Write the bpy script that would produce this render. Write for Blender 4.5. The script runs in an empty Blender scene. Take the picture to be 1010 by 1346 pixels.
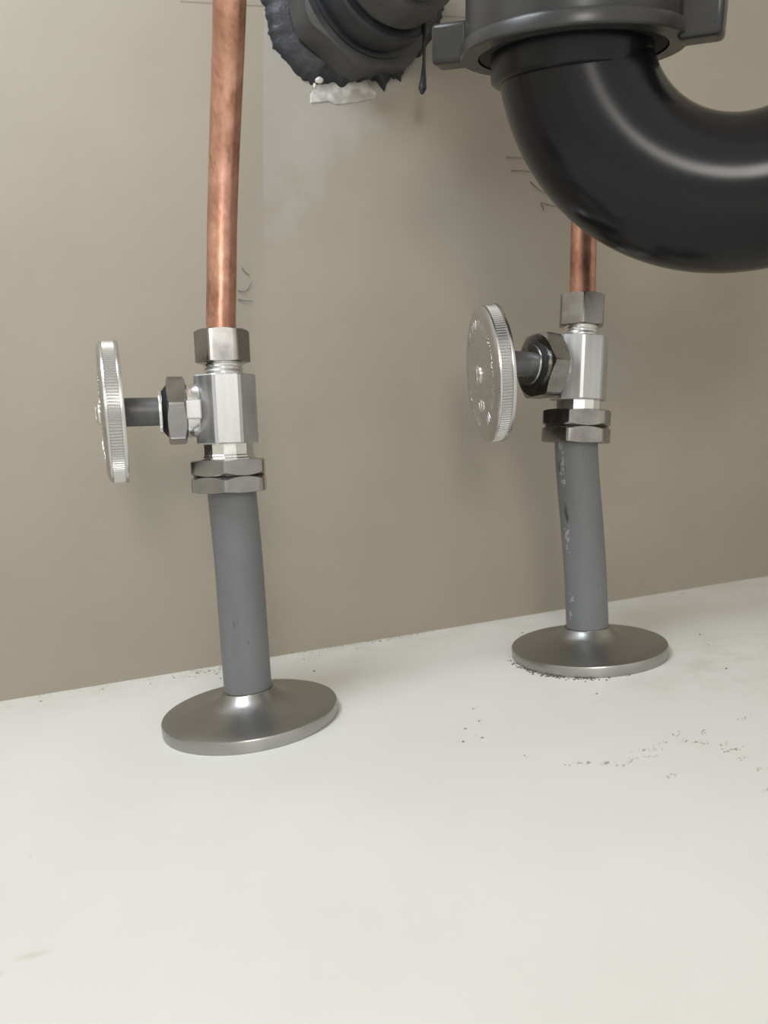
import bpy, bmesh, math, random
from mathutils import Vector, Matrix

random.seed(7)
SC = bpy.context.scene
COL = SC.collection
MM = 0.001          # the scene is written in millimetres, built in metres

# ------------------------------------------------------------------ camera
cam_d = bpy.data.cameras.new('camera')
cam = bpy.data.objects.new('camera', cam_d)
COL.objects.link(cam)
R_ = Vector((0.95944151, -0.26716552, -0.0899698))
U_ = Vector((0.11416722, 0.07643258, 0.99051699))
F_ = Vector((0.25775537, 0.96061472, -0.10383413))
m = Matrix((R_, U_, -F_)).transposed().to_4x4()
m.translation = Vector((0, -327.8, 92.37)) * MM
cam.matrix_world = m
cam_d.sensor_fit = 'VERTICAL'
cam_d.sensor_height = 36.0
cam_d.lens = 1010.0 / 1346.0 * 36.0
cam_d.clip_start = 0.005
cam_d.clip_end = 50
cam_d.dof.use_dof = True
cam_d.dof.focus_distance = 0.262
cam_d.dof.aperture_fstop = 13.0
SC.camera = cam

# ------------------------------------------------------------------ world, light, exposure
w = bpy.data.worlds.new('room_light')
SC.world = w
w.use_nodes = True
bg = w.node_tree.nodes['Background']
bg.inputs[0].default_value = (1.0, 0.975, 0.925, 1)
bg.inputs[1].default_value = 0.86

def area(name, loc, target, size, power, color):
    d = bpy.data.lights.new(name, 'AREA')
    d.shape = 'DISK'
    d.size = size
    d.energy = power
    d.color = color
    o = bpy.data.objects.new(name, d)
    COL.objects.link(o)
    o.location = loc
    o.rotation_euler = (Vector(target) - Vector(loc)).to_track_quat('-Z', 'Y').to_euler()
    return o
area('kitchen_lamp', (-0.06, -0.74, 0.33), (0.10, 0.0, 0.06), 0.17, 1.15, (1.0, 0.965, 0.905))
area('upper_left_fill', (-0.17, -0.20, 0.50), (0.0, -0.02, 0.12), 0.20, 1.7, (0.83, 0.91, 1.0))  # unseen fill light added inside the cabinet to brighten the wall's upper left

vs = SC.view_settings
vs.view_transform = 'Standard'
vs.look = 'None'
vs.gamma = 1.0
vs.use_curve_mapping = False
vs.exposure = 0.0

# ------------------------------------------------------------------ materials
def nt(name):
    mt = bpy.data.materials.new(name)
    mt.use_nodes = True
    t = mt.node_tree
    return mt, t, t.nodes['Principled BSDF']

def N(t, typ, **kw):
    n = t.nodes.new(typ)
    for k, v in kw.items():
        if k in n.inputs.keys() if hasattr(n.inputs, 'keys') else False:
            n.inputs[k].default_value = v
        else:
            setattr(n, k, v)
    return n

def ramp(t, stops):
    n = t.nodes.new('ShaderNodeValToRGB')
    cr = n.color_ramp
    while len(cr.elements) < len(stops):
        cr.elements.new(0.5)
    for e, (p, c) in zip(cr.elements, stops):
        e.position = p
        e.color = c if len(c) == 4 else (*c, 1)
    return n

def noise(t, scale, detail=4, rough=0.55, vec=None, stretch=None):
    n = t.nodes.new('ShaderNodeTexNoise')
    n.inputs['Scale'].default_value = scale
    n.inputs['Detail'].default_value = detail
    n.inputs['Roughness'].default_value = rough
    if vec is None:
        tc = t.nodes.new('ShaderNodeTexCoord')
        vec = tc.outputs['Object']
    if stretch:
        mp = t.nodes.new('ShaderNodeMapping')
        mp.inputs['Scale'].default_value = stretch
        t.links.new(vec, mp.inputs['Vector'])
        vec = mp.outputs['Vector']
    t.links.new(vec, n.inputs['Vector'])
    return n

def mixc(t, fac, a, b, mode='MIX'):
    n = t.nodes.new('ShaderNodeMix')
    n.data_type = 'RGBA'
    n.blend_type = mode
    for s, v in ((0, fac), (6, a), (7, b)):
        if hasattr(v, 'links'):
            t.links.new(v, n.inputs[s])
        elif s == 0:
            n.inputs[0].default_value = v
        else:
            n.inputs[s].default_value = (*v, 1)
    return n.outputs[2]

def math_(t, op, a, b=None, c=None, clamp=False):
    n = t.nodes.new('ShaderNodeMath')
    n.operation = op
    n.use_clamp = clamp
    for i, v in enumerate((a, b, c)):
        if v is None:
            continue
        if hasattr(v, 'links'):
            t.links.new(v, n.inputs[i])
        else:
            n.inputs[i].default_value = v
    return n.outputs[0]

def bump(t, b, h, strength, dist):
    n = t.nodes.new('ShaderNodeBump')
    n.inputs['Strength'].default_value = strength
    n.inputs['Distance'].default_value = dist
    t.links.new(h, n.inputs['Height'])
    t.links.new(n.outputs[0], b.inputs['Normal'])

def simple(name, c1, c2, scale, rough=(0.3, 0.4), metal=0.0, stretch=None, bumpd=0.0, coat=0.0, spec=0.5, detail=4, lo=0.3, hi=0.7):
    mt, t, b = nt(name)
    n = noise(t, scale, detail, stretch=stretch)
    r = ramp(t, [(lo, c1), (hi, c2)])
    t.links.new(n.outputs['Fac'], r.inputs[0])
    t.links.new(r.outputs[0], b.inputs['Base Color'])
    mr = t.nodes.new('ShaderNodeMapRange')
    mr.inputs[1].default_value = 0.3
    mr.inputs[2].default_value = 0.7
    mr.inputs[3].default_value = rough[0]
    mr.inputs[4].default_value = rough[1]
    t.links.new(n.outputs['Fac'], mr.inputs[0])
    t.links.new(mr.outputs[0], b.inputs['Roughness'])
    b.inputs['Metallic'].default_value = metal
    b.inputs['Specular IOR Level'].default_value = spec
    b.inputs['Coat Weight'].default_value = coat
    if bumpd:
        bump(t, b, n.outputs['Fac'], 0.5, bumpd)
    return mt

M = {}
M['chrome_nut'] = simple('polished_nut_metal', (0.30, 0.292, 0.286), (0.37, 0.362, 0.353), 160, (0.16, 0.26), 1.0)
M['dark_nut'] = simple('dull_dark_nut_metal', (0.25, 0.24, 0.225), (0.34, 0.33, 0.31), 200, (0.2, 0.32), 1.0)
M['body_metal'] = simple('brushed_valve_body_metal', (0.50, 0.50, 0.505), (0.60, 0.60, 0.605), 500, (0.38, 0.5), 1.0, stretch=(1, 1, 0.12), bumpd=0.00005)
M['bright'] = simple('bright_plated_metal', (0.74, 0.735, 0.72), (0.80, 0.795, 0.78), 300, (0.2, 0.3), 1.0)
M['handle'] = simple('stamped_handle_metal', (0.56, 0.555, 0.545), (0.62, 0.615, 0.60), 60, (0.24, 0.32), 1.0, lo=0.2, hi=0.8)
M['handle_dark'] = simple('dark_handle_lining', (0.10, 0.095, 0.09), (0.14, 0.13, 0.12), 250, (0.5, 0.6), 0.6)
M['stem'] = simple('grey_valve_stem', (0.11, 0.11, 0.112), (0.15, 0.15, 0.15), 300, (0.4, 0.5), 0.35)
M['flange'] = simple('chromed_floor_flange', (0.36, 0.355, 0.345), (0.45, 0.445, 0.435), 45, (0.29, 0.38), 1.0, detail=3, lo=0.2, hi=0.8)
M['abs'] = simple('black_drain_plastic', (0.005, 0.005, 0.006), (0.008, 0.008, 0.010), 60, (0.19, 0.24), 0.0, bumpd=0.00003, spec=0.3)
M['abs_nut'] = simple('charcoal_moulded_plastic', (0.03, 0.03, 0.03), (0.042, 0.041, 0.04), 80, (0.26, 0.36), 0.0, bumpd=0.00005, spec=0.4)
M['gasket'] = simple('black_rubber', (0.006, 0.006, 0.006), (0.01, 0.01, 0.01), 80, (0.6, 0.7))
M['hub'] = simple('worn_dark_drain_plastic', (0.03, 0.031, 0.034), (0.085, 0.083, 0.08), 55, (0.35, 0.6), 0.0, bumpd=0.0003, detail=6)
M['hub_ring'] = simple('dark_blue_black_plastic', (0.014, 0.016, 0.020), (0.035, 0.037, 0.042), 70, (0.3, 0.45), 0.0, bumpd=0.0002, detail=6)
M['arm'] = simple('worn_grey_drain_plastic', (0.10, 0.10, 0.10), (0.17, 0.17, 0.165), 60, (0.35, 0.55), 0.0, bumpd=0.0002)
M['sealant'] = simple('black_sealant', (0.008, 0.009, 0.013), (0.022, 0.023, 0.03), 220, (0.35, 0.6), 0.0, bumpd=0.0012, detail=6)
M['crumb'] = simple('brown_grit', (0.10, 0.085, 0.065), (0.26, 0.22, 0.17), 900, (0.8, 0.9))
M['hair'] = simple('dark_hair', (0.05, 0.04, 0.03), (0.12, 0.10, 0.08), 500, (0.5, 0.6))
M['plaster'] = simple('white_torn_plaster', (0.36, 0.34, 0.31), (0.66, 0.65, 0.62), 200, (0.75, 0.9), 0.0, bumpd=0.0004, detail=4, lo=0.42, hi=0.72)
M['caulk'] = simple('white_caulk', (0.75, 0.74, 0.72), (0.82, 0.81, 0.79), 260, (0.5, 0.6))

def copper():
    mt, t, b = nt('tarnished_copper')
    n = noise(t, 95, 6, 0.7, stretch=(1, 1, 0.6))
    r = ramp(t, [(0.28, (0.27, 0.125, 0.08)), (0.46, (0.50, 0.26, 0.18)), (0.60, (0.66, 0.37, 0.27)), (0.78, (0.80, 0.53, 0.42))])
    t.links.new(n.outputs['Fac'], r.inputs[0])
    sp = noise(t, 260, 3, 0.6, stretch=(1, 1, 0.4))
    sr = ramp(t, [(0.60, (0, 0, 0)), (0.72, (1, 1, 1))])
    t.links.new(sp.outputs['Fac'], sr.inputs[0])
    t.links.new(mixc(t, math_(t, 'MULTIPLY', sr.outputs[0], 0.6), r.outputs[0], (0.22, 0.11, 0.07)), b.inputs['Base Color'])
    b.inputs['Metallic'].default_value = 0.9
    n2 = noise(t, 60, 4)
    mr = t.nodes.new('ShaderNodeMapRange')
    mr.inputs[3].default_value = 0.26
    mr.inputs[4].default_value = 0.5
    t.links.new(n2.outputs['Fac'], mr.inputs[0])
    t.links.new(mr.outputs[0], b.inputs['Roughness'])
    bump(t, b, n.outputs['Fac'], 0.4, 0.0003)
    return mt
M['copper'] = copper()

def grey_pipe(name, printed):
    mt, t, b = nt(name)
    tc = t.nodes.new('ShaderNodeTexCoord')
    n = noise(t, 70, 5, vec=tc.outputs['Object'], stretch=(1, 1, 0.25))
    r = ramp(t, [(0.3, (0.135, 0.138, 0.145)), (0.7, (0.175, 0.18, 0.19))])
    t.links.new(n.outputs['Fac'], r.inputs[0])
    c = r.outputs[0]
    # dark scuffs
    s = noise(t, 190, 3, vec=tc.outputs['Object'], stretch=(1, 1, 0.3))
    sr = ramp(t, [(0.66, (0, 0, 0)), (0.71, (1, 1, 1))])
    t.links.new(s.outputs['Fac'], sr.inputs[0])
    c = mixc(t, sr.outputs[0], c, (0.05, 0.05, 0.05))
    if printed:
        # worn pale print running up the side that faces the handle
        sp = t.nodes.new('ShaderNodeSeparateXYZ')
        t.links.new(tc.outputs['Object'], sp.inputs[0])
        ang = math_(t, 'ARCTAN2', sp.outputs[1], sp.outputs[0])
        d = math_(t, 'ABSOLUTE', math_(t, 'SUBTRACT', ang, math.radians(-163)))
        band = math_(t, 'LESS_THAN', d, 0.16)
        pn = noise(t, 620, 2, vec=tc.outputs['Object'])
        pr = math_(t, 'GREATER_THAN', pn.outputs['Fac'], 0.56)
        wr = noise(t, 45, 2, vec=tc.outputs['Object'])
        ww = math_(t, 'GREATER_THAN', wr.outputs['Fac'], 0.5)
        c = mixc(t, math_(t, 'MULTIPLY', math_(t, 'MULTIPLY', band, pr), math_(t, 'MULTIPLY', ww, 0.6)), c, (0.42, 0.42, 0.42))
    t.links.new(c, b.inputs['Base Color'])
    b.inputs['Roughness'].default_value = 0.42
    bump(t, b, n.outputs['Fac'], 0.3, 0.0002)
    return mt
M['pipe'] = grey_pipe('grey_plastic_pipe', False)
M['pipe_print'] = grey_pipe('grey_plastic_pipe_with_worn_print', True)

def wall_mat():
    mt, t, b = nt('beige_cabinet_back')
    tc = t.nodes.new('ShaderNodeTexCoord')
    V = tc.outputs['Object']
    n = noise(t, 16, 6, vec=V)
    r = ramp(t, [(0.3, (0.315, 0.280, 0.223)), (0.7, (0.345, 0.310, 0.250))])
    t.links.new(n.outputs['Fac'], r.inputs[0])
    c = r.outputs[0]
    sp = t.nodes.new('ShaderNodeSeparateXYZ')
    t.links.new(V, sp.inputs[0])
    X, Z = sp.outputs[0], sp.outputs[2]
    wob = math_(t, 'MULTIPLY', math_(t, 'SUBTRACT', noise(t, 38, 4, vec=V).outputs['Fac'], 0.5), 0.09)
    # smear of paler filler below the drain: left edge straight, right edge ragged
    xl = math_(t, 'MULTIPLY_ADD', Z, 0.107, 0.0277)
    left = math_(t, 'MULTIPLY', math_(t, 'SUBTRACT', X, xl), 700.0, clamp=True)
    dg = math_(t, 'ADD', math_(t, 'MULTIPLY_ADD', X, -0.80, 0.0), Z)          # Z - .8 X
    low = math_(t, 'MULTIPLY', math_(t, 'SUBTRACT', math_(t, 'ADD', dg, wob), 0.138), 70.0, clamp=True)
    patch = math_(t, 'MULTIPLY', left, low)
    c = mixc(t, math_(t, 'MULTIPLY', patch, 0.6), c, (0.365, 0.348, 0.318))
    # thin ridge of paint beside the tube
    e = math_(t, 'ABSOLUTE', math_(t, 'SUBTRACT', X, xl))
    ridge = math_(t, 'MULTIPLY', math_(t, 'LESS_THAN', e, 0.0007), math_(t, 'GREATER_THAN', Z, 0.165))
    c = mixc(t, math_(t, 'MULTIPLY', ridge, 0.25), c, (0.30, 0.27, 0.23))
    # pencilled level line
    pl = math_(t, 'LESS_THAN', math_(t, 'ABSOLUTE', math_(t, 'SUBTRACT', Z, 0.2674)), 0.00035)
    px = math_(t, 'MULTIPLY', math_(t, 'GREATER_THAN', X, 0.024), math_(t, 'LESS_THAN', X, 0.19))
    c = mixc(t, math_(t, 'MULTIPLY', math_(t, 'MULTIPLY', pl, px), 0.55), c, (0.14, 0.12, 0.10))
    # water marks and specks
    wm = noise(t, 26, 2, vec=V)
    wr = ramp(t, [(0.60, (0, 0, 0)), (0.615, (1, 1, 1)), (0.63, (0, 0, 0))])
    t.links.new(wm.outputs['Fac'], wr.inputs[0])
    c = mixc(t, math_(t, 'MULTIPLY', wr.outputs[0], 0.07), c, (0.28, 0.25, 0.2))
    vo = t.nodes.new('ShaderNodeTexVoronoi')
    vo.inputs['Scale'].default_value = 42
    t.links.new(V, vo.inputs['Vector'])
    spk = math_(t, 'LESS_THAN', vo.outputs['Distance'], 0.022)
    c = mixc(t, math_(t, 'MULTIPLY', spk, 0.5), c, (0.18, 0.16, 0.13))
    t.links.new(c, b.inputs['Base Color'])
    b.inputs['Roughness'].default_value = 0.5
    b.inputs['Specular IOR Level'].default_value = 0.35
    h = math_(t, 'ADD', noise(t, 120, 4, vec=V).outputs['Fac'], math_(t, 'MULTIPLY', patch, 0.8))
    bump(t, b, h, 0.25, 0.0004)
    return mt
M['wall'] = wall_mat()
M['side'] = simple('pale_cabinet_side', (0.66, 0.635, 0.58), (0.70, 0.675, 0.62), 14, (0.45, 0.55))

def floor_mat():
    mt, t, b = nt('off_white_shelf')
    tc = t.nodes.new('ShaderNodeTexCoord')
    V = tc.outputs['Object']
    n = noise(t, 13, 6, vec=V)
    r = ramp(t, [(0.3, (0.71, 0.70, 0.655)), (0.7, (0.765, 0.755, 0.715))])
    t.links.new(n.outputs['Fac'], r.inputs[0])
    c = r.outputs[0]
    # grime that has gathered round the second flange and along the back edge
    sp = t.nodes.new('ShaderNodeSeparateXYZ')
    t.links.new(V, sp.inputs[0])
    X, Y = sp.outputs[0], sp.outputs[1]
    dx = math_(t, 'SUBTRACT', X, 0.172)
    dy = math_(t, 'MULTIPLY', math_(t, 'SUBTRACT', Y, -0.098), 1.3)
    dist = math_(t, 'SQRT', math_(t, 'ADD', math_(t, 'MULTIPLY', dx, dx), math_(t, 'MULTIPLY', dy, dy)))
    near = math_(t, 'SUBTRACT', 1.0, math_(t, 'DIVIDE', dist, 0.062), clamp=True)
    gn = ramp(t, [(0.42, (0, 0, 0)), (0.62, (1, 1, 1))])
    t.links.new(noise(t, 60, 6, 0.65, vec=V).outputs['Fac'], gn.inputs[0])
    c = mixc(t, math_(t, 'MULTIPLY', math_(t, 'MULTIPLY', near, gn.outputs[0]), 0.45), c, (0.50, 0.45, 0.375))
    edge = math_(t, 'SUBTRACT', 1.0, math_(t, 'DIVIDE', math_(t, 'MULTIPLY', Y, -1.0), 0.03), clamp=True)
    c = mixc(t, math_(t, 'MULTIPLY', math_(t, 'MULTIPLY', edge, gn.outputs[0]), 0.35), c, (0.50, 0.45, 0.38))
    vo = t.nodes.new('ShaderNodeTexVoronoi')
    vo.inputs['Scale'].default_value = 48
    t.links.new(V, vo.inputs['Vector'])
    spk = math_(t, 'LESS_THAN', vo.outputs['Distance'], 0.02)
    c = mixc(t, math_(t, 'MULTIPLY', spk, 0.3), c, (0.35, 0.32, 0.28))
    # a brown scuff close to the front
    fx = math_(t, 'DIVIDE', math_(t, 'SUBTRACT', X, -0.036), 0.0045)
    fy = math_(t, 'DIVIDE', math_(t, 'SUBTRACT', Y, -0.1764), 0.0011)
    fd = math_(t, 'SQRT', math_(t, 'ADD', math_(t, 'MULTIPLY', fx, fx), math_(t, 'MULTIPLY', fy, fy)))
    c = mixc(t, math_(t, 'MULTIPLY', math_(t, 'SUBTRACT', 1.0, fd, clamp=True), 0.5), c, (0.45, 0.40, 0.34))
    t.links.new(c, b.inputs['Base Color'])
    b.inputs['Roughness'].default_value = 0.42
    b.inputs['Specular IOR Level'].default_value = 0.35
    bump(t, b, noise(t, 90, 4, vec=V).outputs['Fac'], 0.2, 0.0003)
    return mt
M['floor'] = floor_mat()

# ------------------------------------------------------------------ mesh helpers
class MB:
    def __init__(self):
        self.v, self.f = [], []
    def add(self, verts, faces, mat=None):
        o = len(self.v)
        for p in verts:
            p = Vector(p)
            self.v.append(mat @ p if mat else p)
        self.f += [[i + o for i in f] for f in faces]
        return self
    def box(self, a, b, mat=None):
        x0, y0, z0 = a
        x1, y1, z1 = b
        return self.add([(x0, y0, z0), (x1, y0, z0), (x1, y1, z0), (x0, y1, z0), (x0, y0, z1), (x1, y0, z1), (x1, y1, z1), (x0, y1, z1)],
                        [(0, 3, 2, 1), (4, 5, 6, 7), (0, 1, 5, 4), (1, 2, 6, 5), (2, 3, 7, 6), (3, 0, 4, 7)], mat)
    def lathe(self, prof, seg=64, mat=None, rf=None):
        """revolve (r, z) pairs about z; rf(k, angle, r, z) may change a ring's radius"""
        vs_, fs = [], []
        for k, (r, z) in enumerate(prof):
            for i in range(seg):
                a = 2 * math.pi * i / seg
                rr, zz = (r, z)
                if rf:
                    q = rf(k, a, r, z)
                    rr, zz = q if isinstance(q, tuple) else (q, z)
                vs_.append((rr * math.cos(a), rr * math.sin(a), zz))
        for k in range(len(prof) - 1):
            for i in range(seg):
                j = (i + 1) % seg
                fs.append((k * seg + i, k * seg + j, (k + 1) * seg + j, (k + 1) * seg + i))
        return self.add(vs_, fs, mat)
    def sweep(self, path, rad, seg=32, cap=True, mat=None):
        P = [Vector(p) for p in path]
        n = len(P)
        T = [((P[min(i + 1, n - 1)] - P[max(i - 1, 0)]).normalized()) for i in range(n)]
        up = Vector((0, 1, 0)) if abs(T[0].y) < 0.9 else Vector((1, 0, 0))
        x = (up - T[0] * up.dot(T[0])).normalized()
        vs_, fs = [], []
        for i in range(n):
            x = (x - T[i] * x.dot(T[i])).normalized()
            y = T[i].cross(x)
            r = rad[i] if isinstance(rad, (list, tuple)) else rad
            for s in range(seg):
                a = 2 * math.pi * s / seg
                vs_.append(P[i] + x * (r * math.cos(a)) + y * (r * math.sin(a)))
        for i in range(n - 1):
            for s in range(seg):
                j = (s + 1) % seg
                fs.append((i * seg + s, i * seg + j, (i + 1) * seg + j, (i + 1) * seg + s))
        if cap:
            fs.append(tuple(range(seg))[::-1])
            fs.append(tuple((n - 1) * seg + s for s in range(seg)))
        return self.add(vs_, fs, mat)
    def nut(self, R, z0, z1, hole, rot=0.0, sides=6, ch0=True, ch1=True, mat=None, roundc=0.975, tan=0.55, tan1=None):
        st = 2 * math.pi / sides
        ap = R * math.cos(st / 2)
        rc = ap * 0.985
        def h(a):
            q = ((a - rot + st / 2) % st) - st / 2
            return min(ap / math.cos(q), R * roundc)
        def rf(k, a, r, z):
            c = (h(a) - rc) * (tan if k < 3 or tan1 is None else tan1)
            if k == 2:
                return (h(a), z0 + (c if ch0 else 0))
            if k == 3:
                return (h(a), z1 - (c if ch1 else 0))
            if k == 1 and not ch0 or k == 4 and not ch1:
                return (h(a), z)
            return (r, z)
        prof = [(hole, z0), (rc, z0), (R, z0), (R, z1), (rc, z1), (hole, z1), (hole, z0)]
        return self.lathe(prof, 96, mat, rf)
    def build(self, name, mat, parent=None, smooth=32.0, bevel=0.0):
        me = bpy.data.meshes.new(name)
        me.from_pydata([tuple(p * MM) for p in self.v], [], self.f)
        bm = bmesh.new()
        bm.from_mesh(me)
        bmesh.ops.remove_doubles(bm, verts=bm.verts, dist=1e-6)
        bmesh.ops.recalc_face_normals(bm, faces=bm.faces)
        bm.to_mesh(me)
        bm.free()
        me.materials.append(mat)
        if smooth:
            me.shade_smooth()
            me.set_sharp_from_angle(angle=math.radians(smooth))
        o = bpy.data.objects.new(name, me)
        COL.objects.link(o)
        if parent:
            o.parent = parent
        if bevel:
            md = o.modifiers.new('bevel', 'BEVEL')
            md.width = bevel * MM
            md.segments = 3
            md.limit_method = 'ANGLE'
            md.angle_limit = math.radians(28)
        return o

def tag(o, label, cat, group=None, kind=None):
    o['label'] = label
    o['category'] = cat
    if group:
        o['group'] = group
    if kind:
        o['kind'] = kind
    return o

def empty(name, mat):
    o = bpy.data.objects.new(name, None)
    o.empty_display_size = 0.02
    COL.objects.link(o)
    o.matrix_world = mat
    return o

def place(loc, rot=(0, 0, 0)):
    from mathutils import Euler
    mt = Euler(rot).to_matrix().to_4x4()
    mt.translation = Vector(loc) * MM
    return mt

def frame_z(loc, zdir, xhint=(1, 0, 0)):
    """matrix whose z axis runs along zdir (in mm, for mesh building)"""
    z = Vector(zdir).normalized()
    x = Vector(xhint)
    x = (x - z * x.dot(z)).normalized()
    y = z.cross(x)
    mt = Matrix((x, y, z)).transposed().to_4x4()
    mt.translation = Vector(loc)
    return mt

def smooth_path(pts, n=8):
    P = [Vector(p) for p in pts]
    P = [P[0] * 2 - P[1]] + P + [P[-1] * 2 - P[-2]]
    out = []
    for i in range(1, len(P) - 2):
        for k in range(n):
            u = k / n
            a, b, c, d = P[i - 1:i + 3]
            out.append(0.5 * ((2 * b) + (c - a) * u + (2 * a - 5 * b + 4 * c - d) * u * u + (3 * b - a - 3 * c + d) * u ** 3))
    out.append(P[-2])
    return out

# ------------------------------------------------------------------ setting: the inside of a sink cabinet
XL, XR, YF, ZT = -330, 560, -520, 700
def struct(name, a, b, mat):
    o = MB().box(a, b).build(name, mat, smooth=0)
    o['kind'] = 'structure'
    return o
floor = struct('floor', (XL - 16, YF, -16), (XR + 16, 12, 0), M['floor'])
wall_back = struct('wall_back', (XL - 16, 0, 0), (XR + 16, 12, ZT), M['wall'])
struct('wall_left', (XL - 16, YF, 0), (XL, 0, ZT), M['side'])
struct('wall_right', (XR, YF, 0), (XR + 16, 0, ZT), M['side'])
struct('ceiling', (XL - 16, YF, ZT), (XR + 16, 12, ZT + 16), M['side'])

# torn paint and plaster on the back wall under the drain hole
fl = [(76.3, 238.0), (74.4, 235.6), (72.6, 233.7), (72.2, 230.1), (80.1, 230.9), (83.2, 229.7), (92.5, 230.8), (100.7, 232.6), (101.3, 235.1), (98.8, 236.8), (97.5, 240.0), (86.7, 241.5), (78, 241)]
mb = MB()
n = len(fl)
cx, cz = 87, 236
mb.add([(x, -0.05, z) for x, z in fl] + [(cx + (x - cx) * .97, -0.45, cz + (z - cz) * .96) for x, z in fl] + [(cx, -0.5, cz)],
       [(i, (i + 1) % n, n + (i + 1) % n, n + i) for i in range(n)] + [(n + i, n + (i + 1) % n, 2 * n) for i in range(n)])
mb.build('plaster_flake', M['plaster'], wall_back, smooth=0)
bl = MB()
def blob(mb, c, r, seg=10, jit=0.25, squash=(1, 1, 1)):
    bm = bmesh.new()
    bmesh.ops.create_icosphere(bm, subdivisions=2, radius=1)
    vs_ = [(c[0] + v.co.x * r * squash[0] * random.uniform(1 - jit, 1 + jit), c[1] + v.co.y * r * squash[1] * random.uniform(1 - jit, 1 + jit), c[2] + v.co.z * r * squash[2] * random.uniform(1 - jit, 1 + jit)) for v in bm.verts]
    fs = [[v.index for v in f.verts] for f in bm.faces]
    bm.free()
    mb.add(vs_, fs)
blob(bl, (76.4, -1.3, 239.2), 1.9, jit=0.22, squash=(1.2, .7, .75))
blob(bl, (78.6, -1.0, 239.9), 1.3, jit=0.3, squash=(1.3, .7, .6))
blob(bl, (74.6, -.6, 237.2), .9, jit=0.3, squash=(.7, .6, 1.2))
bl.build('caulk_lump', M['caulk'], wall_back)

# ------------------------------------------------------------------ the pair of shut-off valves
MINUS_X = Matrix.Rotation(math.radians(-90), 4, 'Y')       # z axis -> -x

def handle_mesh(root, R, nrm, centre, seed):
    """round stamped handle: face towards +z of its own frame"""
    T = 7.0
    seg = 560
    fr = frame_z(centre, nrm, (0, 0, 1))
    prof = [(0.01, 3.5), (R * .55, 3.4), (R - 2.6, 3.0), (R - 1.2, 2.6), (R - .45, 1.9), (R - .35, 1.35),
            (R - .8, 1.2), (R - .8, -2.2), (R - .1, -2.35), (R, -2.9), (R - .15, -3.4), (R - .8, -3.5), (R - 1.2, -3.2), (R - 1.6, -1.0), (R * .5, 0.6), (5.0, 0.6), (4.8, -1.0), (0.01, -1.0)]
    def rf(k, a, r, z):
        if k in (6, 7):
            return r + (0.42 if int(round(a / (2 * math.pi) * seg)) % 4 < 2 else 0.0)
        return r
    h = MB().lathe(prof, seg, None, rf).build('handle', M['handle'], root, smooth=30)
    mw = fr.copy()
    mw.translation = Vector(centre) * MM
    h.matrix_local = root.matrix_world.inverted() @ mw
    # lining seen behind the rim
    MB().lathe([(R - 1.3, -3.1), (R - 1.55, -0.95), (R * .52, 0.5), (6.0, 0.5), (6.0, 0.3), (R * .5, 0.3), (R - 1.9, -1.2), (R - 1.6, -3.1), (R - 1.3, -3.1)], 96).build('handle_lining', M['handle_dark'], h)
    # screw with a slot
    sc = MB().lathe([(3.6, 3.2), (3.6, 3.9), (3.1, 4.4), (2.9, 4.45), (1.9, 4.7), (1.9, 3.6), (0.01, 3.6)], 40)
    sc.box((-1.9, -1.9, 3.6), (1.9, -0.45, 4.75)).box((-1.9, 0.45, 3.6), (1.9, 1.9, 4.75))
    sc.build('screw', M['bright'], h)
    # worn raised lettering: strokes set round the face in two arcs, and a large mark low on the face
    rnd = random.Random(seed)
    lt = MB()
    def stroke(r0, r1, a, wd, up):
        mt = Matrix.Rotation(a, 4, 'Z')
        zz = 3.3 - (r0 / R) * .35
        lt.box((r0, -wd / 2, zz - .35), (r1, wd / 2, zz + up), mt)
    a = math.radians(-160)
    while a < math.radians(160):
        kind = rnd.random()
        if kind < .16:
            a += .09
            continue
        stroke(R * .66, R * .78, a, .36, .22)
        if kind < .7:
            rr = rnd.choice((R * .66, R * .715, R * .765))
            stroke(rr, rr + .38, a + .045, 1.5, .22)
        if kind > .45:
            stroke(R * .66, R * .78, a + .09, .36, .22)
        a += .155
    for k, (x, l) in enumerate(((-3.6, 2.6), (-1.9, 4.4), (-.2, 3.6), (1.5, 4.4), (3.3, 2.6))):
        mt = Matrix.Translation((-R * .45, x, 0)) @ Matrix.Rotation(rnd.uniform(-.25, .25), 4, 'Z')
        lt.box((-l / 2, -.28, 3.1), (l / 2, .28, 3.55), mt)
    lt.build('embossed_lettering', M['handle'], h, smooth=0)
    return h

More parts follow.
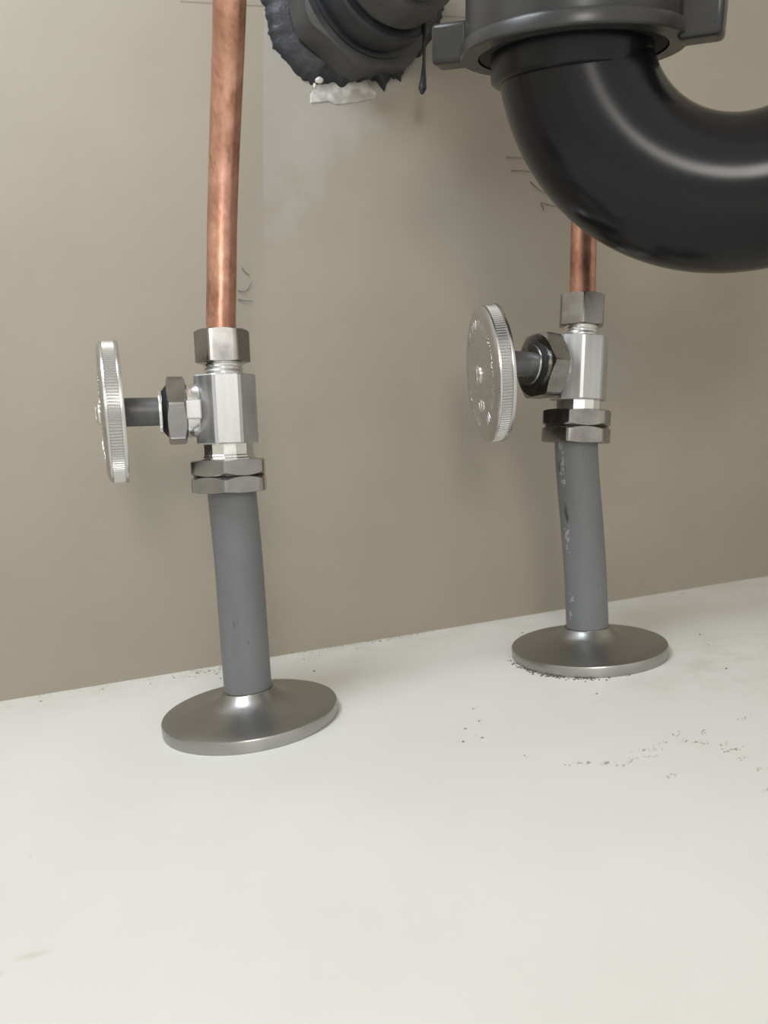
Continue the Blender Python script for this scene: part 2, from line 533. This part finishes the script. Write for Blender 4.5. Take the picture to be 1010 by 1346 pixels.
def make_valve(base, tilt, R_handle, nrm, hoff, labels, nut_rots, nutmat, seed, H, byaw=0.0, Rp=11.6, ext=0.0):
    """base: centre of the underside of the lower nut; H: heights of the stages (mm)"""
    root = empty('shutoff_valve', place(base, (0, math.radians(tilt), 0)))
    tag(root, labels, 'valve', 'pair of chrome shut-off valves')
    zn, zc, zb, zt, zu = H          # top of: lower nuts, neck, body, thread, upper nut
    hb = (zc + zb) / 2
    # body: an eight-sided bar with softened edges
    b = MB()
    ap = 9.6
    pts = []
    Rv = ap / math.cos(math.radians(22.5))
    for k in range(8):
        a = math.radians(22.5 + 45 * k)
        for da in (-3.2, 3.2):
            pts.append((Rv * .990 * math.cos(a + math.radians(da)), Rv * .990 * math.sin(a + math.radians(da))))
    m_ = len(pts)
    b.add([(x * .975, y * .975, zc) for x, y in pts] + [(x, y, zc + .4) for x, y in pts] + [(x, y, zb - .4) for x, y in pts] + [(x * .975, y * .975, zb) for x, y in pts],
          [(r * m_ + i, r * m_ + (i + 1) % m_, (r + 1) * m_ + (i + 1) % m_, (r + 1) * m_ + i) for r in range(3) for i in range(m_)] + [tuple(range(m_))[::-1], tuple(3 * m_ + i for i in range(m_))])
    body = b.build('valve_body', M['body_metal'], root, smooth=12)
    # branch: flat-sided boss with a round collar above and below
    MB().box((-13.2, -8.9, hb - 3.0), (-8.0, 8.9, hb + 3.0)).build('branch_boss', M['body_metal'], body, smooth=0, bevel=.5)
    mt = Matrix.Translation((0, 0, hb)) @ MINUS_X
    MB().lathe([(4, 8.5), (8.3, 8.5), (8.6, 9.0), (8.6, 12.2), (8.2, 12.8), (4, 12.8)], 64, mt).build('branch_collar', M['bright'], body)
    # neck below the body
    MB().lathe([(6, zc + .2), (8.6, zc + .2), (8.6, zc - 3.4), (8.9, zc - 3.8), (8.9, zc - 4.3), (9.6, zc - 4.7), (9.6, zn - .1), (6, zn - .1)], 14).build('neck_collar', M['bright'], body, smooth=20)
    # threaded spigot above the body
    pr = [(4, zb - .2), (6.3, zb - .2)]
    z = zb
    while z < zt + 1.2:
        pr += [(6.5, z + .35), (6.5, z + .75), (6.0, z + 1.0), (6.0, z + 1.25)]
        z += 1.35
    pr += [(4, z)]
    MB().lathe(pr, 56).build('thread', M['bright'], body, smooth=50)
    # lower pair of six-sided nuts
    MB().nut(13.4, 0, zn * .495, 7.9, nut_rots[0], tan=.25, tan1=.62).build('coupling_nut', nutmat, root, smooth=20)
    MB().nut(13.4, zn * .505, zn, 8.6, nut_rots[0] + .02, tan=.62, tan1=.3).build('coupling_nut', nutmat, root, smooth=20)
    # upper compression nut
    MB().nut(9.0, zt, zu, 4.85, nut_rots[1], tan=.25, tan1=.45).build('compression_nut', nutmat if seed == 2 else M['chrome_nut'], root, smooth=20)
    # packing nut, washer and stem on the branch
    mt = Matrix.Translation((0, 0, hb)) @ Matrix.Rotation(math.radians(byaw), 4, 'Z') @ MINUS_X
    pn = MB().nut(Rp, 12.6, 18.4 + ext, 4.0, nut_rots[2], mat=mt, tan=.5, tan1=.4).build('packing_nut', nutmat, root, smooth=20)
    mt = mt @ Matrix.Translation((0, 0, ext))
    MB().lathe([(4.2, 18.2), (8.6, 18.2), (7.4, 19.2), (6.4, 19.9), (4.2, 19.9)], 48, mt).build('bonnet', M['gasket'], pn)
    MB().lathe([(4.3, 19.9), (7.2, 19.9), (7.3, 20.2), (7.2, 20.8), (4.3, 20.9), (4.3, 19.9)], 48, mt).build('washer', M['bright'], pn)
    MB().lathe([(.01, 12.8), (4.5, 12.8), (4.5, 33.6 - ext), (.01, 33.6 - ext)], 40, mt).build('stem', M['stem'], root)
    hc = root.matrix_world @ (Vector((-35.2, 0, hb)) * MM)
    hc = hc / MM + Vector(hoff)
    handle_mesh(root, R_handle, nrm, hc, seed)
    return root

rad = math.radians
vl = make_valve((17.4, -71.2, 77.4), 3.1, 22.3, (-.997, -.074, .03), (0, 0, 0),
                'chrome shut-off valve with its round handle seen edge-on, on the nearer grey pipe',
                (rad(-70), rad(-92), rad(8)), M['chrome_nut'], 1, (10.6, 15.6, 37.6, 41.6, 52.0))
vr = make_valve((146.9, -67.0, 81.6), 7.0, 24.4, (-.985, .165, .0), (-3.2, -3.4, -3.9),
                'chrome shut-off valve showing its embossed handle face, below the black trap',
                (rad(-102), rad(-86), rad(4)), M['dark_nut'], 2, (12.2, 15.8, 39.2, 43.2, 54.6), 8.0, 13.0, 1.6)

# ------------------------------------------------------------------ grey riser pipes and floor flanges
def riser(path, label, mat):
    P = smooth_path(path, 6)
    o0 = Vector(path[0])
    o = MB().sweep([p - o0 for p in P], 7.95, 48).build('riser_pipe', mat)
    o.location = o0 * MM
    return tag(o, label, 'pipe', 'pair of grey riser pipes')
riser([(15.9, -71.2, 0.3), (16.0, -71.2, 10.7), (16.8, -71.2, 32.9), (17.6, -71.2, 54.7), (17.9, -71.2, 78.9)],
      'plain grey plastic pipe under the valve with the edge-on handle', M['pipe'])
riser([(146.7, -67.0, 0.3), (146.8, -67.0, 8.7), (147.4, -67.0, 29.6), (147.3, -67.0, 50.3), (146.9, -67.0, 70.7), (147.1, -67.0, 83.0)],
      'scuffed grey plastic pipe with worn print, under the valve below the trap', M['pipe_print'])

def flange(loc, label, tilt=(0, 0, 0)):
    root = empty('floor_flange', place(loc, tilt))
    tag(root, label, 'flange', 'pair of chrome floor flanges')
    prof = [(28.6, 0.15), (29.3, 0.15), (29.35, 3.4), (29.1, 3.95), (28.4, 4.25), (25, 4.8), (19, 5.7), (14.5, 6.6), (12.2, 7.5), (10.4, 8.8), (9.3, 10.1), (8.6, 10.8), (8.15, 10.7), (8.15, 9.6), (9.2, 8.2), (13, 5.8), (19, 4.8), (28.0, 3.4), (28.6, 0.15)]
    MB().lathe(prof, 128).build('flange_plate', M['flange'], root, smooth=40)
    # thin seam where plate meets pipe
    MB().lathe([(7.9, 10.2), (8.7, 10.5), (8.45, 11.0), (7.9, 11.1), (7.9, 10.2)], 64).build('collar_lip', M['dark_nut'], root)
    return root
flange((16.1, -71.2, 0), 'round chrome floor flange at the foot of the plain grey pipe')
flange((146.7, -67.0, 0), 'round chrome floor flange with grime at its edge, at the scuffed pipe')

# ------------------------------------------------------------------ copper supply tubes
def tube(path, label):
    P = smooth_path(path, 8)
    o0 = Vector(path[0])
    o = MB().sweep([p - o0 for p in P], 4.76, 40).build('copper_tube', M['copper'])
    o.location = o0 * MM
    return tag(o, label, 'tube', 'pair of copper supply tubes')
tube([(19.6, -71.2, 116), (20.2, -71.2, 129.9), (22.0, -71.2, 144.8), (23.9, -72.0, 161.1), (26.0, -75.0, 177.6), (28.0, -80.0, 192.8), (29.6, -87.0, 206.1), (30.8, -95.0, 217.9), (32.5, -104, 236), (34.5, -112, 262), (36, -118, 300), (37, -120, 360)],
     'long curving copper supply tube rising left of the black wall drain')
tube([(152.3, -67.0, 123), (153.6, -67.0, 135.9), (156.1, -67.0, 161.4), (158.8, -67.0, 187.1), (161.6, -67.0, 213.8), (164, -68, 260), (166, -70, 360)],
     'copper supply tube disappearing behind the black trap')

# ------------------------------------------------------------------ black trap
TO = Vector((125.734, -117.805, 203.2))
TM = Matrix(((0.8646, 0.5024, -0.0048), (-0.4908, 0.8425, -0.2222), (-0.1076, 0.1945, 0.975)))
tw = TM.to_4x4()
tw.translation = TO * MM
trap = empty('drain_trap', tw)
tag(trap, 'glossy black plastic drain trap curving across the upper corner', 'drain trap')
TR = 47.2
path = [(0, 0, 8), (0, 0, 4)]
for k in range(0, 61):
    a = math.pi * k / 60
    path.append((TR * (1 - math.cos(a)), 0, -TR * math.sin(a)))
path += [(2 * TR, 0, 6), (2 * TR, 0, 20)]
MB().sweep(path, 22.0, 72).build('trap_bend', M['abs'], trap, smooth=60)
# socket end of the bend, with its step
MB().lathe([(21, -14), (22.4, -13.6), (23.2, -12.9), (23.3, -12.3), (23.3, 14), (20.5, 14), (20.5, -14), (21, -14)], 96).build('socket', M['abs'], trap)
MB().lathe([(23.2, -6.0), (26.6, -6.3), (27.0, -5.2), (27.0, -2), (23.2, -2), (23.2, -6.0)], 96).build('gasket', M['gasket'], trap)
nut = MB().lathe([(27.1, -6.7), (32.0, -6.7), (32.4, -6.2), (32.4, -3.6), (32.0, -2.9), (30.9, -2.4), (30.7, 16), (30.2, 17), (23.4, 17.4), (23.4, 1.0), (27.1, 0.5), (27.1, -6.7)], 96).build('slip_nut', M['abs_nut'], trap, smooth=35)
for ang, r1, dz in ((174, 41.2, -6.2), (-13, 41.2, -8.0)):
    mt = Matrix.Rotation(math.radians(ang), 4, 'Z')
    MB().box((29.8, -5.2, dz), (r1, 5.2, dz + 11.0), mt).build('wing', M['abs_nut'], nut, smooth=30, bevel=1.4)

# arm from the trap up and back to the wall, and the worn coupling on the wall
DA = Vector((.30, -1.0, -.01)).normalized()
DO = Vector((94.0, 0.0, 271.0))
arm = empty('trap_arm', place(DO))
tag(arm, 'worn dark drain coupling and pipe coming out of the wall', 'drain pipe')
fr = frame_z((0, 0, 0), DA, (1, 0, 0))
MB().nut(33.6, 0.5, 13.5, 20, rad(10), sides=8, mat=fr, tan=.7, ch0=False).build('coupling_nut', M['hub'], arm, smooth=20)
MB().lathe([(20, 12), (27.6, 13.4), (27.9, 14.4), (25.6, 15.0), (25.4, 16.4), (26.6, 17.0), (26.9, 19), (26.6, 26.5), (25.8, 27.6), (20, 27.6)], 72, fr).build('hub_ring', M['hub_ring'], arm)
MB().lathe([(19, 27), (22.4, 27.6), (22.4, 29.6), (24.0, 30.2), (24.0, 42), (23.2, 43.6), (19, 44)], 72, fr).build('hub_sleeve', M['hub'], arm)
S = DA * 36
top = TO + TM @ Vector((0, 0, 14)) - DO
K = TO + TM @ Vector((0, 0, 68)) - DO
A1 = K + (top - K).normalized() * 34
K2 = K + (S - K).normalized() * 34
pa = [S, S.lerp(K2, .5)]
for k in range(13):
    u = k / 12
    pa.append(K2 * (1 - u) ** 2 + K * 2 * u * (1 - u) + A1 * u * u)
pa += [A1.lerp(top, .5), top]
MB().sweep(pa, 20.2, 56).build('arm_pipe', M['arm'], arm, smooth=60)

# black sealant squeezed out round the hole, with a hanging drip
CX, CZ = 94.0, 272.5
known = [(57.4, 267.7), (57.4, 259.1), (58.8, 251.9), (62.1, 247.6), (65.7, 243.4), (70.0, 239.7), (73.6, 237.7), (82.5, 238.1), (86.3, 236.2), (90, 239.0), (94.8, 238.8), (97.2, 240.4), (102.0, 239.5), (104.7, 235.3), (107, 240.8), (111, 241.2), (112.5, 238.5), (114, 244.5), (118.1, 248.0), (129.5, 259.4), (134.6, 270.4)]
kk = sorted((math.atan2(z - CZ, x - CX), math.hypot(x - CX, z - CZ)) for x, z in known)
def rout(a):
    if a < kk[0][0] or a > kk[-1][0]:
        return 38.0
    for (a0, r0), (a1, r1) in zip(kk, kk[1:]):
        if a0 <= a <= a1:
            return r0 + (r1 - r0) * (a - a0) / max(a1 - a0, 1e-6)
    return 38.0
mb = MB()
SEG = 220
rings = []
verts, faces = [], []
for i in range(SEG):
    a = -math.pi + 2 * math.pi * i / SEG
    ro = rout(a) + random.uniform(-.6, .6)
    wv = math.sin(a * 7 + 1) * .5 + math.sin(a * 17 + 2) * .3 + math.sin(a * 31) * .2
    rm = (rout(a) + 31.0) / 2 + wv * .6
    for r, y in ((ro, -.05), (ro - .5, -1.1 + random.uniform(-.12, .12)), (rm + 1, -3.0 + wv * .8), (32.6, -4.6 + wv * .6), (27.0, -6.0), (27.0, -.05)):
        verts.append((CX + r * math.cos(a), y, CZ + r * math.sin(a)))
for i in range(SEG):
    j = (i + 1) % SEG
    for k in range(6):
        q = (k + 1) % 6
        faces.append((i * 6 + k, j * 6 + k, j * 6 + q, i * 6 + q))
mb.add(verts, faces)
seal = mb.build('sealant_bead', M['sealant'], arm, smooth=50)
seal.location = -DO * MM
seal['label'] = 'ragged black sealant squeezed round the hole'
dp = smooth_path([(116.6, -12, 259), (117.2, -20, 256), (117.0, -22, 252.0), (116.1, -22.4, 244.1), (115.2, -22.4, 236.5), (114.6, -22.4, 231.8), (114.0, -22.4, 228.4), (113.4, -22.4, 225.4)], 6)
rr = []
for k in range(len(dp)):
    u = k / (len(dp) - 1)
    rr.append(1.9 - 1.25 * min(u / .45, 1) + 1.05 * max(0, (u - .55) / .35) if u < .9 else max(.25, 1.70 - (u - .9) * 11))
MB().sweep(dp, rr, 14).build('sealant_drip', M['sealant'], seal, smooth=60)

# ------------------------------------------------------------------ hairs on the wall, grit on the shelf
def hairs(name, strands, label):
    mb = MB()
    for s in strands:
        P = smooth_path([(x, -.32 - .5 * (k % 2), z) for k, (x, z) in enumerate(s)], 5)
        mb.sweep(P, [.17 * (1 - .5 * k / len(P)) for k in range(len(P))], 6)
    o = mb.build(name, M['hair'])
    tag(o, label, 'hair', kind='stuff')
hairs('hair_strands', [[(36.9, 164.5), (37.9, 162.6), (39.7, 161.3)], [(34.3, 155.4), (36.4, 154.7), (38.5, 155.8), (40.3, 158.5)], [(33.9, 151.7), (36.7, 151.0), (39.8, 150.8)]],
      'wispy hairs on the wall beside the long copper tube')
hairs('hair_strands', [[(159.0, 208.9), (161.5, 208.6), (168.3, 208.6)], [(161.1, 203.0), (166, 202.9), (170.4, 202.6)], [(170.1, 198.3), (174.0, 194.6), (179.2, 192.3)], [(176.0, 185.6), (174.7, 188.9), (178.9, 187.9), (185.0, 186.8)]],
      'short dark hairs on the wall at the edge of the black trap')

trail = [(93.8, -149.6), (96.3, -150.4), (100.8, -153.2), (102.2, -152.8), (104.5, -155.6), (107.1, -154.8), (109.7, -154.0), (114.0, -150.3), (114.3, -154.8), (118.3, -152.0), (121.6, -149.2), (128.5, -145.7), (127.4, -150.5), (129.4, -152.7), (131.4, -154.3), (135.7, -147.8), (134.2, -156.9), (133.5, -160.4), (136.0, -161.2), (133.1, -166.0), (133.4, -173.1), (126.4, -181.9), (151.4, -144.8), (110.9, -166.6)]
misc = [(138.1, -26.4), (144.1, -27.6), (234.5, -6.3), (196.0, -68.5), (189.6, -81.9), (176.7, -107.3), (126.3, -106.9), (85.2, -99.5), (82.9, -110.1), (72.8, -122.4), (76.9, -113.7), (78.8, -122.4), (84.5, -139.0), (45.1, -30.0), (68.0, -9.2), (76.3, -3.7), (79.9, -3.2), (83.3, -4.0), (89.7, -4.0), (44.1, -11.9), (51.1, -10.0), (0.3, -6.2), (5.0, -5.6), (7.8, -11.8), (8.9, -19.1), (-18.4, -10.3), (-9.2, -7.2), (-37.0, -6.7), (-59.7, -9.4), (-3.8, -48.2)]
rnd = random.Random(3)
g = MB()
def grain(x, y, r, flat=.35):
    n_ = 6
    a0 = rnd.uniform(0, 6)
    el = rnd.uniform(.5, 1)
    pts = [(x + r * rnd.uniform(.7, 1.2) * math.cos(a0 + i * math.tau / n_), y + r * el * rnd.uniform(.7, 1.2) * math.sin(a0 + i * math.tau / n_)) for i in range(n_)]
    g.add([(px, py, 0.01) for px, py in pts] + [(x + (px - x) * .6, y + (py - y) * .6, r * flat) for px, py in pts] + [(x, y, r * flat * 1.15)],
          [(i, (i + 1) % n_, n_ + (i + 1) % n_, n_ + i) for i in range(n_)] + [(n_ + i, n_ + (i + 1) % n_, 2 * n_) for i in range(n_)])
for x, y in trail:
    for _ in range(7):
        grain(x + rnd.gauss(0, 1.1), y + rnd.gauss(0, .55), rnd.uniform(.12, .38), .2)
for x, y in misc:
    grain(x, y, rnd.uniform(.35, .7))
    for _ in range(2):
        grain(x + rnd.gauss(0, 1.2), y + rnd.gauss(0, 1.0), rnd.uniform(.1, .25))
for _ in range(110):
    x = rnd.uniform(-70, 110)
    grain(x, -abs(rnd.gauss(0, 2.2)) - .4, rnd.uniform(.1, .3))
for _ in range(90):
    x = rnd.gauss(75, 16)
    grain(x, -abs(rnd.gauss(0, 1.6)) - .4, rnd.uniform(.12, .4))
for _ in range(60):
    x = rnd.gauss(4, 5)
    grain(x, -abs(rnd.gauss(4, 4)) - .4, rnd.uniform(.12, .4))
for _ in range(150):                          # dirt caught against the second flange
    a = math.radians(rnd.gauss(212, 22))
    r = 29.5 + abs(rnd.gauss(0, 1.1))
    grain(146.7 + r * math.cos(a), -67 + r * math.sin(a), rnd.uniform(.15, .5), .7)
gr = g.build('grit', M['crumb'], None, smooth=0)
tag(gr, 'scattered brown grit and crumbs on the white shelf', 'grit', kind='stuff')
